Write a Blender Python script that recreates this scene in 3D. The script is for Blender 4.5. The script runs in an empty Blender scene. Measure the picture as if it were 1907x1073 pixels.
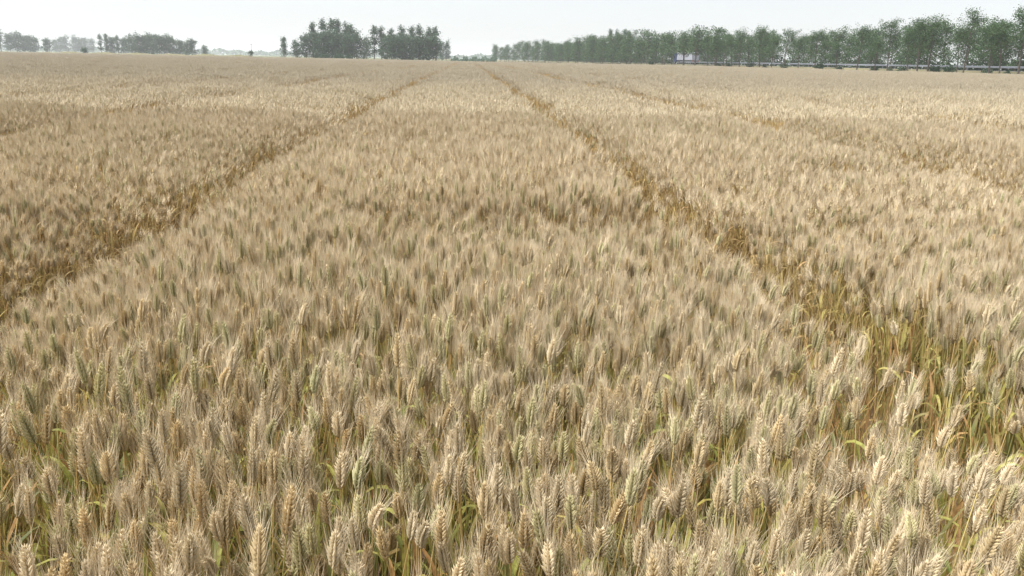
import bpy, math, random
import numpy as np
from mathutils import Vector, Matrix, Euler

# ------------------------------------------------------------------ camera, sky, sun, exposure
scene = bpy.context.scene
col = scene.collection
PW, PH, FPX = 1907.0, 1073.0, 1497.0
EYE = 1.55
YAW, PITCH, ROLL = math.radians(3.36), math.radians(15.86), math.radians(1.09)
cam_data = bpy.data.cameras.new('camera')
cam_data.sensor_width = 36.0
cam_data.lens = 36.0 * FPX / PW
cam_data.clip_start, cam_data.clip_end = 0.05, 9000.0
cam = bpy.data.objects.new('camera', cam_data)
CAM_R = (Matrix.Rotation(-YAW, 3, 'Z') @ Matrix.Rotation(math.pi / 2 - PITCH, 3, 'X') @ Matrix.Rotation(ROLL, 3, 'Z'))
cam.matrix_world = Matrix.Translation((0, 0, EYE)) @ CAM_R.to_4x4()
col.objects.link(cam)
scene.camera = cam

SUN_AZ, SUN_EL = math.radians(-95), math.radians(62)      # azimuth from +Y towards +X
world = bpy.data.worlds.new('World')
scene.world = world
world.use_nodes = True
wn = world.node_tree
wn.nodes.clear()
sky = wn.nodes.new('ShaderNodeTexSky')
sky.sky_type = 'NISHITA'
sky.sun_disc = False
sky.sun_elevation = SUN_EL
sky.sun_rotation = SUN_AZ
sky.altitude = 0
sky.air_density = 1.0
sky.dust_density = 1.2
sky.ozone_density = 1.0
bg = wn.nodes.new('ShaderNodeBackground')
bg.inputs['Strength'].default_value = 0.060
wo = wn.nodes.new('ShaderNodeOutputWorld')
hs = wn.nodes.new('ShaderNodeHueSaturation')          # thin white overcast: a washed-out sky seen through an even veil
hs.inputs['Saturation'].default_value = 0.45
veil = wn.nodes.new('ShaderNodeMix')
veil.data_type = 'RGBA'
veil.inputs[0].default_value = 0.6
veil.inputs[7].default_value = (3.38, 3.46, 3.6, 1)
cl = wn.nodes.new('ShaderNodeTexNoise')               # faint unevenness of the veil
cl.inputs['Scale'].default_value = 1.6
cl.inputs['Detail'].default_value = 5
ctc = wn.nodes.new('ShaderNodeTexCoord')
cmap = wn.nodes.new('ShaderNodeMapping')
cmap.inputs['Scale'].default_value = (1, 1, 3.5)
wn.links.new(ctc.outputs['Generated'], cmap.inputs[0])
wn.links.new(cmap.outputs[0], cl.inputs['Vector'])
cr_ = wn.nodes.new('ShaderNodeMapRange')
cr_.inputs['To Min'].default_value = 0.35
cr_.inputs['To Max'].default_value = 0.85
wn.links.new(cl.outputs['Fac'], cr_.inputs['Value'])
wn.links.new(cr_.outputs[0], veil.inputs[0])
wn.links.new(sky.outputs[0], hs.inputs['Color'])
wn.links.new(hs.outputs[0], veil.inputs[6])
wn.links.new(veil.outputs[2], bg.inputs[0])
wn.links.new(bg.outputs[0], wo.inputs[0])

sd = bpy.data.lights.new('sun', 'SUN')
sd.energy = 3.2
sd.angle = math.radians(50)
sd.color = (1.0, 0.975, 0.935)
sun = bpy.data.objects.new('sun', sd)
SV = Vector((math.sin(SUN_AZ) * math.cos(SUN_EL), math.cos(SUN_AZ) * math.cos(SUN_EL), math.sin(SUN_EL)))
sun.rotation_euler = SV.to_track_quat('Z', 'Y').to_euler()
sun.location = SV * 60
col.objects.link(sun)

vs = scene.view_settings
vs.view_transform = 'Standard'
vs.look = 'None'
vs.exposure = 1.95
vs.gamma = 1.0
vs.use_curve_mapping = False
scene.cycles.use_denoising = True
scene.cycles.max_bounces = 10
scene.cycles.diffuse_bounces = 6
scene.cycles.transparent_max_bounces = 8
scene.cycles.volume_bounces = 1

# ------------------------------------------------------------------ helpers
HEAD = np.array([math.sin(YAW), math.cos(YAW)])           # camera heading on the ground
RIGHT = np.array([math.cos(YAW), -math.sin(YAW)])

def ground_dir(px):
    """unit lateral/depth pair of the horizon point under photo column px"""
    hy = 93.0 + 0.019 * px
    v = CAM_R @ Vector(((px - PW / 2) / FPX, -(hy - PH / 2) / FPX, -1.0))
    g = np.array([v.x, v.y])
    return float(g @ RIGHT) / float(g @ HEAD)

def at(px, d, z=0.0):
    """world point standing d metres ahead, on the bearing of photo column px"""
    p = HEAD * d + RIGHT * d * ground_dir(px)
    return Vector((p[0], p[1], z))

def project(pts):
    """photo pixel of world points (n,3)"""
    R = np.array(CAM_R)
    q = (np.asarray(pts) - np.array([0, 0, EYE])) @ R
    return np.stack([PW / 2 + FPX * q[:, 0] / -q[:, 2], PH / 2 - FPX * q[:, 1] / -q[:, 2]], 1), -q[:, 2]

def tag(o, label, cat=None, group=None, kind=None):
    o['label'] = label
    if cat: o['category'] = cat
    if group: o['group'] = group
    if kind: o['kind'] = kind
    return o

def empty(name, loc=(0, 0, 0), rz=0.0):
    o = bpy.data.objects.new(name, None)
    o.empty_display_size = 0.1
    o.location = loc
    o.rotation_euler = (0, 0, rz)
    col.objects.link(o)
    return o

class MB:
    """collects faces, then becomes one mesh"""
    def __init__(s):
        s.v, s.f, s.m, s.r, s.t = [], [], [], [], []
    def add(s, verts, faces, mat=0, rnd=0.0, t=None):
        o = len(s.v)
        s.v.extend(verts)
        s.f.extend([tuple(i + o for i in f) for f in faces])
        s.m.extend([mat] * len(faces))
        s.r.extend([rnd] * len(verts))
        s.t.extend(t if t is not None else [0.0] * len(verts))
    def join(s, o):
        k = len(s.v)
        s.v.extend(o.v); s.f.extend([tuple(i + k for i in f) for f in o.f])
        s.m.extend(o.m); s.r.extend(o.r); s.t.extend(o.t)
    def box(s, c, size, mat=0, rnd=0.0):
        x, y, z = [q / 2 for q in size]
        vs_ = [(c[0] + i * x, c[1] + j * y, c[2] + k * z) for i in (-1, 1) for j in (-1, 1) for k in (-1, 1)]
        s.add(vs_, [(0, 1, 3, 2), (4, 6, 7, 5), (0, 4, 5, 1), (2, 3, 7, 6), (0, 2, 6, 4), (1, 5, 7, 3)], mat, rnd)
    def tube(s, pts, rad, sides, mat=0, rnd=0.0, cap=False):
        pts = [np.array(p, float) for p in pts]
        vs_, ts, n = [], [], len(pts)
        for i, p in enumerate(pts):
            a = pts[min(i + 1, n - 1)] - pts[max(i - 1, 0)]
            a /= (np.linalg.norm(a) + 1e-9)
            u = np.cross(a, (0.31, 0.95, 0.05)); u /= (np.linalg.norm(u) + 1e-9)
            w = np.cross(a, u)
            for k in range(sides):
                th = 2 * math.pi * k / sides
                vs_.append(tuple(p + rad[i] * (u * math.cos(th) + w * math.sin(th))))
                ts.append(i / (n - 1))
        fs = [(i * sides + k, i * sides + (k + 1) % sides, (i + 1) * sides + (k + 1) % sides, (i + 1) * sides + k)
              for i in range(n - 1) for k in range(sides)]
        if cap:
            fs += [tuple(range(sides))[::-1], tuple(range((n - 1) * sides, n * sides))]
        s.add(vs_, fs, mat, rnd, ts)
    def mesh(s, name, mats, smooth=False):
        me = bpy.data.meshes.new(name)
        me.from_pydata(s.v, [], s.f)
        for m in mats: me.materials.append(m)
        me.polygons.foreach_set('material_index', s.m)
        if smooth: me.polygons.foreach_set('use_smooth', [True] * len(s.f))
        for nm, dat in (('rnd', s.r), ('along', s.t)):
            a = me.attributes.new(nm, 'FLOAT', 'POINT')
            a.data.foreach_set('value', np.array(dat, np.float32))
        me.update()
        return me
    def build(s, name, mats, parent=None, smooth=False):
        if not isinstance(mats, (list, tuple)): mats = [mats]
        o = bpy.data.objects.new(name, s.mesh(name, mats, smooth))
        col.objects.link(o)
        if parent: o.parent = parent
        return o

def link_copy(name, mesh, parent):
    o = bpy.data.objects.new(name, mesh)
    col.objects.link(o)
    o.parent = parent
    return o

# ------------------------------------------------------------------ materials
def nodes_of(name):
    m = bpy.data.materials.new(name)
    m.use_nodes = True
    nt = m.node_tree
    nt.nodes.clear()
    return m, nt, nt.nodes, nt.links

def ramp(nodes, stops, interp='LINEAR'):
    r = nodes.new('ShaderNodeValToRGB')
    r.color_ramp.interpolation = interp
    el = r.color_ramp.elements
    while len(el) < len(stops): el.new(0.5)
    for e, (p, c) in zip(el, stops):
        e.position = p
        e.color = (*c, 1)
    return r

def mathn(nodes, links, op, a, b=None, c=None):
    n = nodes.new('ShaderNodeMath')
    n.operation = op
    for i, x in enumerate((a, b, c)):
        if x is None: continue
        if isinstance(x, (int, float)): n.inputs[i].default_value = x
        else: links.new(x, n.inputs[i])
    return n.outputs[0]

def mixc(nodes, links, f, a, b, blend='MIX'):
    n = nodes.new('ShaderNodeMix')
    n.data_type = 'RGBA'
    n.blend_type = blend
    for sock, x in ((n.inputs[0], f), (n.inputs[6], a), (n.inputs[7], b)):
        if isinstance(x, (int, float)): sock.default_value = x
        elif isinstance(x, tuple): sock.default_value = (*x, 1)
        else: links.new(x, sock)
    return n.outputs[2]

def plant_material(name, stops, tip=None, rough=0.6, trans=0.2, spec=0.18, patch=None, patch_scale=0.35, patch_amt=0.5, objrnd=0.35, vary=0.25, base=None, dry_or_dim=None, spots=0.0):
    """plant tissue: colour picked per blade or per stalk, drifting in patches over the field, partly translucent"""
    m, nt, N, L = nodes_of(name)
    at_r = N.new('ShaderNodeAttribute'); at_r.attribute_name = 'rnd'
    at_t = N.new('ShaderNodeAttribute'); at_t.attribute_name = 'along'
    oi = N.new('ShaderNodeObjectInfo')
    s = mathn(N, L, 'MULTIPLY_ADD', oi.outputs['Random'], objrnd, at_r.outputs['Fac'])
    s = mathn(N, L, 'FRACT', s)
    rp = ramp(N, stops)
    L.new(s, rp.inputs[0])
    c = rp.outputs[0]
    geo = N.new('ShaderNodeNewGeometry')
    if patch:
        nz = N.new('ShaderNodeTexNoise')
        nz.inputs['Scale'].default_value = patch_scale
        nz.inputs['Detail'].default_value = 3
        L.new(geo.outputs['Position'], nz.inputs['Vector'])
        f = mathn(N, L, 'MULTIPLY', mathn(N, L, 'SUBTRACT', nz.outputs['Fac'], 0.45), 4.0)
        fm = N.new('ShaderNodeClamp'); L.new(f, fm.inputs[0])
        c = mixc(N, L, mathn(N, L, 'MULTIPLY', fm.outputs[0], patch_amt), c, patch)
    if tip:
        c = mixc(N, L, mathn(N, L, 'MULTIPLY', at_t.outputs['Fac'], tip[1]), c, tip[0])
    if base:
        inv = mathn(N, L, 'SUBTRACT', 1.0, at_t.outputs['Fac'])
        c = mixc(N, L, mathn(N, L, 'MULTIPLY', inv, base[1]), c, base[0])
    if dry_or_dim:
        # down the field: drier leaves and stems, painted dimming on ears and awns
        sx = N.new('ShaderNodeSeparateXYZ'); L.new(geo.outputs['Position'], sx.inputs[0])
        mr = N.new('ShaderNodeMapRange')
        mr.inputs['From Min'].default_value = dry_or_dim[2]; mr.inputs['From Max'].default_value = dry_or_dim[3]
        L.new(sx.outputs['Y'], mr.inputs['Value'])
        c = mixc(N, L, mathn(N, L, 'MULTIPLY', mr.outputs[0], dry_or_dim[1]), c, dry_or_dim[0])
    if spots:
        sn = N.new('ShaderNodeTexNoise')
        sn.inputs['Scale'].default_value = 70; sn.inputs['Detail'].default_value = 5
        L.new(geo.outputs['Position'], sn.inputs['Vector'])
        sr = N.new('ShaderNodeMapRange')
        sr.inputs['From Min'].default_value = 0.5; sr.inputs['From Max'].default_value = 0.72
        L.new(sn.outputs['Fac'], sr.inputs['Value'])
        c = mixc(N, L, mathn(N, L, 'MULTIPLY', sr.outputs[0], spots), c, (0.20, 0.12, 0.055))
    # brightness jitter
    j = mathn(N, L, 'FRACT', mathn(N, L, 'MULTIPLY', mathn(N, L, 'ADD', s, oi.outputs['Random']), 7.31))
    j = mathn(N, L, 'MULTIPLY_ADD', j, vary, 1.0 - vary / 2)
    hsv = N.new('ShaderNodeHueSaturation')
    L.new(c, hsv.inputs['Color']); L.new(j, hsv.inputs['Value'])
    c = hsv.outputs[0]
    p = N.new('ShaderNodeBsdfPrincipled')
    L.new(c, p.inputs['Base Color'])
    p.inputs['Roughness'].default_value = rough
    p.inputs['Specular IOR Level'].default_value = spec
    out = N.new('ShaderNodeOutputMaterial')
    if trans > 0:
        tr = N.new('ShaderNodeBsdfTranslucent')
        L.new(c, tr.inputs[0])
        mx = N.new('ShaderNodeMixShader')
        mx.inputs[0].default_value = trans
        L.new(p.outputs[0], mx.inputs[1]); L.new(tr.outputs[0], mx.inputs[2])
        L.new(mx.outputs[0], out.inputs[0])
    else:
        L.new(p.outputs[0], out.inputs[0])
    return m

def plain(name, color, rough=0.6, spec=0.4, metal=0.0, noise=None):
    m, nt, N, L = nodes_of(name)
    p = N.new('ShaderNodeBsdfPrincipled')
    p.inputs['Roughness'].default_value = rough
    p.inputs['Metallic'].default_value = metal
    p.inputs['Specular IOR Level'].default_value = spec
    if noise:
        tc = N.new('ShaderNodeTexCoord')
        nz = N.new('ShaderNodeTexNoise')
        nz.inputs['Scale'].default_value = noise[0]
        nz.inputs['Detail'].default_value = 6
        L.new(tc.outputs['Object'], nz.inputs['Vector'])
        L.new(mixc(N, L, nz.outputs['Fac'], color, noise[1]), p.inputs['Base Color'])
    else:
        p.inputs['Base Color'].default_value = (*color, 1)
    out = N.new('ShaderNodeOutputMaterial')
    L.new(p.outputs[0], out.inputs[0])
    return m

PATCH = (0.52, 0.45, 0.28)
FAR_DIM = ((0.350, 0.310, 0.236), 0.8, 4, 32)  # duller, hazier light of the far field, mixed into ear and awn colour
EAR = [
    plant_material('pale_straw_ear', [(0, (0.65, 0.56, 0.365)), (0.5, (0.69, 0.595, 0.395)), (1, (0.63, 0.53, 0.355))], tip=((0.74, 0.66, 0.52), 0.6), trans=0.38, patch=PATCH, patch_amt=0.4, dry_or_dim=FAR_DIM, base=((0.42, 0.31, 0.15), 0.35)),
    plant_material('golden_ear', [(0, (0.60, 0.49, 0.28)), (0.5, (0.63, 0.525, 0.31)), (1, (0.57, 0.46, 0.27))], tip=((0.70, 0.58, 0.38), 0.55), trans=0.38, patch=PATCH, patch_amt=0.4, dry_or_dim=FAR_DIM, base=((0.38, 0.25, 0.10), 0.35)),
    plant_material('greenish_ear', [(0, (0.56, 0.50, 0.27)), (0.5, (0.60, 0.53, 0.29)), (1, (0.52, 0.49, 0.26))], tip=((0.64, 0.60, 0.42), 0.55), trans=0.38, patch=PATCH, patch_amt=0.4, dry_or_dim=FAR_DIM, base=((0.25, 0.25, 0.08), 0.35)),
]
AWN = plant_material('awn', [(0, (0.67, 0.575, 0.42)), (1, (0.64, 0.55, 0.395))], dry_or_dim=FAR_DIM, trans=0.4, rough=0.45)
STEM = plant_material('stem', [(0, (0.54, 0.37, 0.15)), (0.45, (0.56, 0.42, 0.19)), (0.7, (0.42, 0.39, 0.14)), (1, (0.54, 0.37, 0.16))], trans=0.2, rough=0.45, base=((0.17, 0.19, 0.055), 0.7), dry_or_dim=((0.46, 0.335, 0.17), 0.7, 2.2, 5.0))
LEAF = plant_material('leaf', [(0.0, (0.42, 0.235, 0.095)), (0.14, (0.46, 0.31, 0.15)), (0.28, (0.42, 0.33, 0.12)), (0.38, (0.36, 0.18, 0.085)), (0.44, (0.40, 0.38, 0.09)), (0.60, (0.29, 0.33, 0.075)), (0.8, (0.12, 0.17, 0.05)), (0.9, (0.075, 0.115, 0.05)), (1.0, (0.38, 0.30, 0.11))],
                      trans=0.45, rough=0.5, tip=((0.48, 0.31, 0.12), 0.4), vary=0.4, spots=0.7, dry_or_dim=((0.40, 0.28, 0.135), 0.7, 1.9, 4.2))
DRY = plant_material('dry_leaf', [(0.0, (0.48, 0.28, 0.11)), (0.3, (0.54, 0.39, 0.19)), (0.5, (0.40, 0.22, 0.09)), (0.7, (0.42, 0.36, 0.13)), (0.85, (0.30, 0.29, 0.08)), (1.0, (0.48, 0.31, 0.13))], trans=0.45, rough=0.5, vary=0.4, spots=0.5, dry_or_dim=((0.38, 0.285, 0.15), 0.7, 2.2, 4.0))
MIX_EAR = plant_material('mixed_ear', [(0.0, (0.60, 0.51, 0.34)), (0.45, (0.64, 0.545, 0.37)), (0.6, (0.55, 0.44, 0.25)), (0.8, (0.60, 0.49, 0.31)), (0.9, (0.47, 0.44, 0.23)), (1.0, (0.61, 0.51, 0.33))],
                         tip=((0.66, 0.58, 0.43), 0.4), trans=0.2, patch=PATCH, patch_amt=0.4, dry_or_dim=FAR_DIM)

# ------------------------------------------------------------------ the setting: ground, track to the road, bund
def ground_material():
    m, nt, N, L = nodes_of('soil')
    geo = N.new('ShaderNodeNewGeometry')
    n1 = N.new('ShaderNodeTexNoise'); n1.inputs['Scale'].default_value = 6; n1.inputs['Detail'].default_value = 8
    n2 = N.new('ShaderNodeTexNoise'); n2.inputs['Scale'].default_value = 0.012; n2.inputs['Detail'].default_value = 3
    L.new(geo.outputs['Position'], n1.inputs['Vector']); L.new(geo.outputs['Position'], n2.inputs['Vector'])
    soil = ramp(N, [(0.3, (0.085, 0.055, 0.035)), (0.7, (0.19, 0.13, 0.085))])
    L.new(n1.outputs['Fac'], soil.inputs[0])
    far = ramp(N, [(0.35, (0.05, 0.07, 0.03)), (0.5, (0.10, 0.10, 0.05)), (0.65, (0.06, 0.08, 0.03))])
    L.new(n2.outputs['Fac'], far.inputs[0])
    ln = N.new('ShaderNodeVectorMath'); ln.operation = 'LENGTH'
    L.new(geo.outputs['Position'], ln.inputs[0])
    f = N.new('ShaderNodeMapRange')
    f.inputs['From Min'].default_value = 230; f.inputs['From Max'].default_value = 300
    L.new(ln.outputs['Value'], f.inputs['Value'])
    c = mixc(N, L, f.outputs[0], soil.outputs[0], far.outputs[0])
    p = N.new('ShaderNodeBsdfPrincipled')
    p.inputs['Roughness'].default_value = 0.95
    p.inputs['Specular IOR Level'].default_value = 0.1
    L.new(c, p.inputs['Base Color'])
    bp = N.new('ShaderNodeBump'); bp.inputs['Strength'].default_value = 0.6; bp.inputs['Distance'].default_value = 0.05
    L.new(n1.outputs['Fac'], bp.inputs['Height']); L.new(bp.outputs[0], p.inputs['Normal'])
    out = N.new('ShaderNodeOutputMaterial')
    L.new(p.outputs[0], out.inputs[0])
    return m

g = MB()
GR = 4000.0
g.add([(-GR, -GR, 0), (GR, -GR, 0), (GR, GR, 0), (-GR, GR, 0)], [(0, 1, 2, 3)])
tag(g.build('ground', ground_material()), 'flat brown earth under the wheat reaching to the horizon', kind='structure')

# the tree row and road on the right run along this straight line
def row_d(px): return 1.0 / (0.00179 + 5.7e-6 * (px - 920))
RA, RB = at(1907, row_d(1907)), at(1000, row_d(1000))
RDIR = (RB - RA).normalized()                 # away from the camera
RNORM = Vector((-RDIR.y, RDIR.x, 0))
if RNORM.x < 0: RNORM = -RNORM                # away from the field
def along_row(s, off, z=0.0):
    p = RA + RDIR * s + RNORM * off
    return Vector((p.x, p.y, z))
def row_s(px, off=0.0):
    """distance along the row (offset off) where photo column px meets it"""
    t = ground_dir(px)
    dx, dy = HEAD + RIGHT * t
    o = RA + RNORM * off
    A = np.array([[dx, -RDIR.x], [dy, -RDIR.y]])
    k, s = np.linalg.solve(A, np.array([o.x, o.y]))
    return s

ROAD_Z = 1.15
asphalt = plain('asphalt', (0.09, 0.09, 0.09), 0.85, 0.2, noise=(2.0, (0.13, 0.13, 0.125)))
verge_m = plain('verge_earth', (0.16, 0.13, 0.08), 0.95, 0.1, noise=(0.6, (0.09, 0.10, 0.05)))
def strip(name, prof, mat, s0, s1, parent=None):
    b = MB()
    vs_ = [tuple(along_row(s, o, z)) for s in (s0, s1) for o, z in prof]
    n = len(prof)
    b.add(vs_, [(i, i + 1, n + i + 1, n + i) for i in range(n - 1)])
    return b.build(name, mat, parent)
tag(strip('road_embankment', [(2.2, 0.004), (5.0, ROAD_Z - 0.02), (17.0, ROAD_Z - 0.02), (19.8, 0.004)], verge_m, -120, 900), 'low earth embankment under the road beside the trees', kind='structure')
tag(strip('road', [(6.0, ROAD_Z), (16.0, ROAD_Z)], asphalt, -120, 900), 'grey asphalt road running behind the roadside trees', kind='structure')
white_paint = plain('road_paint', (0.75, 0.75, 0.72), 0.7)
for off in (6.5, 15.5):
    tag(strip('road_edge_line', [(off - 0.07, ROAD_Z + 0.004), (off + 0.07, ROAD_Z + 0.004)], white_paint, -120, 900), 'white painted edge line of the road', kind='structure')

# grassy bund along the far left end of the field
def bund():
    rng = np.random.default_rng(3)
    b = MB()
    n = 60
    prof = [(-3.0, 0.0), (-1.2, 0.9), (0.0, 1.15), (1.2, 0.9), (3.0, 0.0)]
    A, B = at(60, 395), at(478, 368)
    d = (B - A); ln = d.length; d.normalize()
    nn = Vector((-d.y, d.x, 0))
    vs_ = []
    for i in range(n + 1):
        k = 1 + 0.25 * math.sin(i * 0.7) + rng.normal(0, 0.07)
        k *= min(1, (i + 1) / 6, (n - i + 1) / 3)
        for o, z in prof:
            p = A + d * (ln * i / n) + nn * o
            vs_.append((p.x, p.y, z * k + 0.004))
    m = len(prof)
    b.add(vs_, [(i * m + j, i * m + j + 1, (i + 1) * m + j + 1, (i + 1) * m + j) for i in range(n) for j in range(m - 1)])
    return b.build('earth_bank', plain('bank_earth', (0.12, 0.10, 0.06), 0.95, 0.1, noise=(0.5, (0.08, 0.09, 0.03))), None, True)
tag(bund(), 'low dark earth bank along the far left end of the field', kind='structure')

# haze over the plain
def haze():
    b = MB()
    b.box((0, 0, 14.5), (8100, 8100, 31))
    m, nt, N, L = nodes_of('haze_air')
    pv = N.new('ShaderNodeVolumePrincipled')
    pv.inputs['Color'].default_value = (0.91, 0.95, 1.0, 1)
    pv.inputs['Density'].default_value = 0.00027
    pv.inputs['Anisotropy'].default_value = 0.3
    out = N.new('ShaderNodeOutputMaterial')
    L.new(pv.outputs[0], out.inputs['Volume'])
    o = b.build('haze', m)
    tag(o, 'pale summer haze lying over the plain', 'haze', kind='stuff')
haze()

# ------------------------------------------------------------------ wheat
def unit(v):
    v = np.asarray(v, float)
    return v / (np.linalg.norm(v) + 1e-9)

def stem_curve(rng, h, lean, az):
    """points from the root to the ear's foot and the direction there"""
    n = 6
    pts = []
    for i in range(n + 1):
        t = i / n
        off = lean * h * t ** 2.2
        pts.append(np.array([math.cos(az) * off, math.sin(az) * off, h * (t - 0.12 * lean * t ** 3)]))
    d = unit(pts[-1] - pts[-2])
    return pts, d

FLORET = {}
def floret(mb, base, d, length, width, rng, sides, mat, rnd):
    """pointed husk"""
    d = unit(d)
    u = unit(np.cross(d, rng.normal(size=3)))
    w = np.cross(d, u)
    rings = ((0.0, 0.4), (0.36, 1.0), (0.7, 0.52))
    vs_, ts = [], []
    for t, r in rings:
        for k in range(sides):
            th = 2 * math.pi * k / sides
            vs_.append(tuple(base + d * (length * t) + (u * math.cos(th) + w * math.sin(th)) * (width * r)))
            ts.append(t)
    vs_.append(tuple(base + d * length)); ts.append(1.0)
    fs = []
    for i in range(2):
        for k in range(sides):
            fs.append((i * sides + k, i * sides + (k + 1) % sides, (i + 1) * sides + (k + 1) % sides, (i + 1) * sides + k))
    for k in range(sides):
        fs.append((2 * sides + k, 2 * sides + (k + 1) % sides, 3 * sides))
    mb.add(vs_, fs, mat, rnd, ts)
    return base + d * length

def awn(mb, p, d, length, r, rng, mat, rnd):
    d = unit(d)
    u = unit(np.cross(d, (0.2, 0.5, 0.7)))
    w = np.cross(d, u)
    mid = p + d * length * 0.5
    tip = p + d * length + u * length * rng.normal(0, 0.06) + w * length * rng.normal(0, 0.06)
    a = [p + u * r, p - u * r * 0.5 + w * r * 0.87, p - u * r * 0.5 - w * r * 0.87]
    b = [mid + (q - p) * 0.7 for q in a]
    vs_ = [tuple(q) for q in a + b] + [tuple(tip)]
    mb.add(vs_, [(0, 1, 4, 3), (1, 2, 5, 4), (2, 0, 3, 5), (3, 4, 6), (4, 5, 6), (5, 3, 6)], mat, rnd, [0, 0, 0, .5, .5, .5, 1])

def ear_parts(rng, foot, d0, L_, bend, az, fine, rnd, fuzzy=False):
    """ear and awns; fine 2 = three husks per spikelet, 1 = one husk"""
    ear, aw = MB(), MB()
    per = 9 if fine == 2 else 7
    side0 = unit(np.cross(d0, (math.cos(az), math.sin(az), 0.2)))
    droop = np.array([math.cos(az * 1.7 + 1), math.sin(az * 1.7 + 1), -0.2])
    pos = np.array(foot, float)
    d = unit(d0)
    step = L_ / (2 * per)
    nodes_ = []
    for i in range(2 * per + 1):
        nodes_.append((pos.copy(), d.copy()))
        d = unit(d + droop * bend / (2 * per))
        pos = pos + d * step
    ear.tube([nodes_[0][0], nodes_[per][0], nodes_[-1][0]], [0.0022, 0.0026, 0.001], 4, 0, rnd)
    for i, (p, dd) in enumerate(nodes_):
        t = i / (2 * per)
        size = (0.72 + 0.5 * math.sin(math.pi * min(1, t * 1.15 + 0.12))) * (0.8 if t > 0.9 else 1)
        sgn = 1 if i % 2 else -1
        u = unit(side0 - dd * (side0 @ dd))
        w = np.cross(dd, u)
        last = i == 2 * per
        if fine == 2:
            for j in (-1, 0, 1):
                out = u * sgn * (0.62 if j == 0 else 0.42) + w * j * 0.46
                if last: out = u * j * 0.35
                fd = unit(dd + out * rng.uniform(0.85, 1.35))
                tip = floret(ear, p + out * 0.0035, fd, 0.0160 * size * rng.uniform(0.85, 1.15), 0.0028 * size, rng, 5, 0, rnd)
                if rng.random() < (0.88 if fuzzy else 0.6):
                    awn(aw, tip - fd * 0.001, unit(dd * 1.0 + out * rng.uniform(0.3, 0.75) + rng.normal(0, 0.07, 3)), rng.uniform(0.028, 0.06) if fuzzy else rng.uniform(0.022, 0.052), 0.00046 if fuzzy else 0.0004, rng, 0, rng.random())
        else:
            out = u * sgn * 0.55 + w * rng.normal(0, 0.25)
            if last: out = out * 0
            fd = unit(dd + out * 0.9)
            tip = floret(ear, p + out * 0.004, fd, 0.017 * size, 0.0043 * size, rng, 4, 0, rnd)
            for _a in range(2):
                awn(aw, tip, unit(dd + out * 0.6 + rng.normal(0, 0.15, 3)), rng.uniform(0.028, 0.058), 0.0007, rng, 0, rng.random())
    return ear, aw

def leaf_blade(rng, p, az, length, width, up, droop, seg, rnd):
    b = MB()
    pos = np.array(p, float)
    el = up
    tw = rng.normal(0, 0.5)
    vs_, ts = [], []
    for i in range(seg + 1):
        t = i / seg
        d = np.array([math.cos(az) * math.cos(el), math.sin(az) * math.cos(el), math.sin(el)])
        s = np.array([-math.sin(az), math.cos(az), 0.0])
        nrm = np.cross(d, s)
        a = tw * t
        s2 = s * math.cos(a) + nrm * math.sin(a)
        n2 = np.cross(d, s2)
        w = width * (0.55 + 0.45 * min(1, t * 5)) * max(0.04, (1 - t ** 2.4))
        vs_ += [tuple(pos - s2 * w / 2), tuple(pos - n2 * w * 0.14), tuple(pos + s2 * w / 2)]
        ts += [t] * 3
        pos = pos + d * length / seg
        el -= droop / seg * (0.4 + 1.4 * t)
        az += rng.normal(0, 0.06)
    fs = []
    for i in range(seg):
        k = 3 * i
        fs += [(k, k + 1, k + 4, k + 3), (k + 1, k + 2, k + 5, k + 4)]
    b.add(vs_, fs, 0, rnd, ts)
    return b

def gen_plant(seed, fine, fuzzy=False):
    rng = np.random.default_rng(seed)
    az = rng.uniform(0, 2 * math.pi)
    lean = abs(rng.normal(0.0, 0.06)) + 0.015
    h = 0.66 + rng.normal(0, 0.02)
    pts, d = stem_curve(rng, h, lean, az)
    stem = MB()
    stem.tube(pts, [0.0022, 0.0022, 0.0020, 0.0018, 0.0016, 0.0014, 0.0013], 5 if fine == 2 else 3, 0, rng.random())
    bend = abs(rng.normal(0.03, 0.10))
    if seed in (108, 311): bend = 0.55
    ear, aw = ear_parts(rng, pts[-1], d, rng.uniform(0.045, 0.072), bend, az, fine, rng.random(), fuzzy)
    leaves = []
    for hz, ln, rr in ((0.50, 0.16, 0.25 + 0.6 * rng.random()), (0.38, 0.20, 0.1 + 0.7 * rng.random()), (0.25, 0.20, 0.68 + 0.22 * rng.random()))[: 3 if fine == 2 else 2]:
        t = hz / h + rng.normal(0, 0.04)
        i = min(5, int(t * 6)); f = t * 6 - i
        p = pts[i] * (1 - f) + pts[i + 1] * f
        leaves.append(leaf_blade(rng, p, rng.uniform(0, 2 * math.pi), ln * rng.uniform(0.8, 1.2), rng.uniform(0.010, 0.016),
                                 *((rng.uniform(1.15, 1.5), rng.uniform(0.1, 1.0)) if rng.random() < 0.6 else (rng.uniform(0.8, 1.2), rng.uniform(3.0, 5.0))), 8 if fine == 2 else 4, rr))
    return dict(stem=stem, ear=ear, awns=aw, leaves=leaves, tilt=lean + bend, az=az)

protos = bpy.data.collections.new('wheat_shapes')
PN = [0]
def add_proto(mb_mats, smooth=False):
    """join parts into one shape of the scattered wheat; returns its index"""
    mb = MB(); mats = []
    for part, mat in mb_mats:
        if mat not in mats: mats.append(mat)
        k = mats.index(mat)
        part.m = [k] * len(part.f)
        mb.join(part)
    o = bpy.data.objects.new('wheat_shape_%04d' % PN[0], mb.mesh('wheat_shape', mats, smooth))
    protos.objects.link(o)
    PN[0] += 1
    return PN[0] - 1

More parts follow.
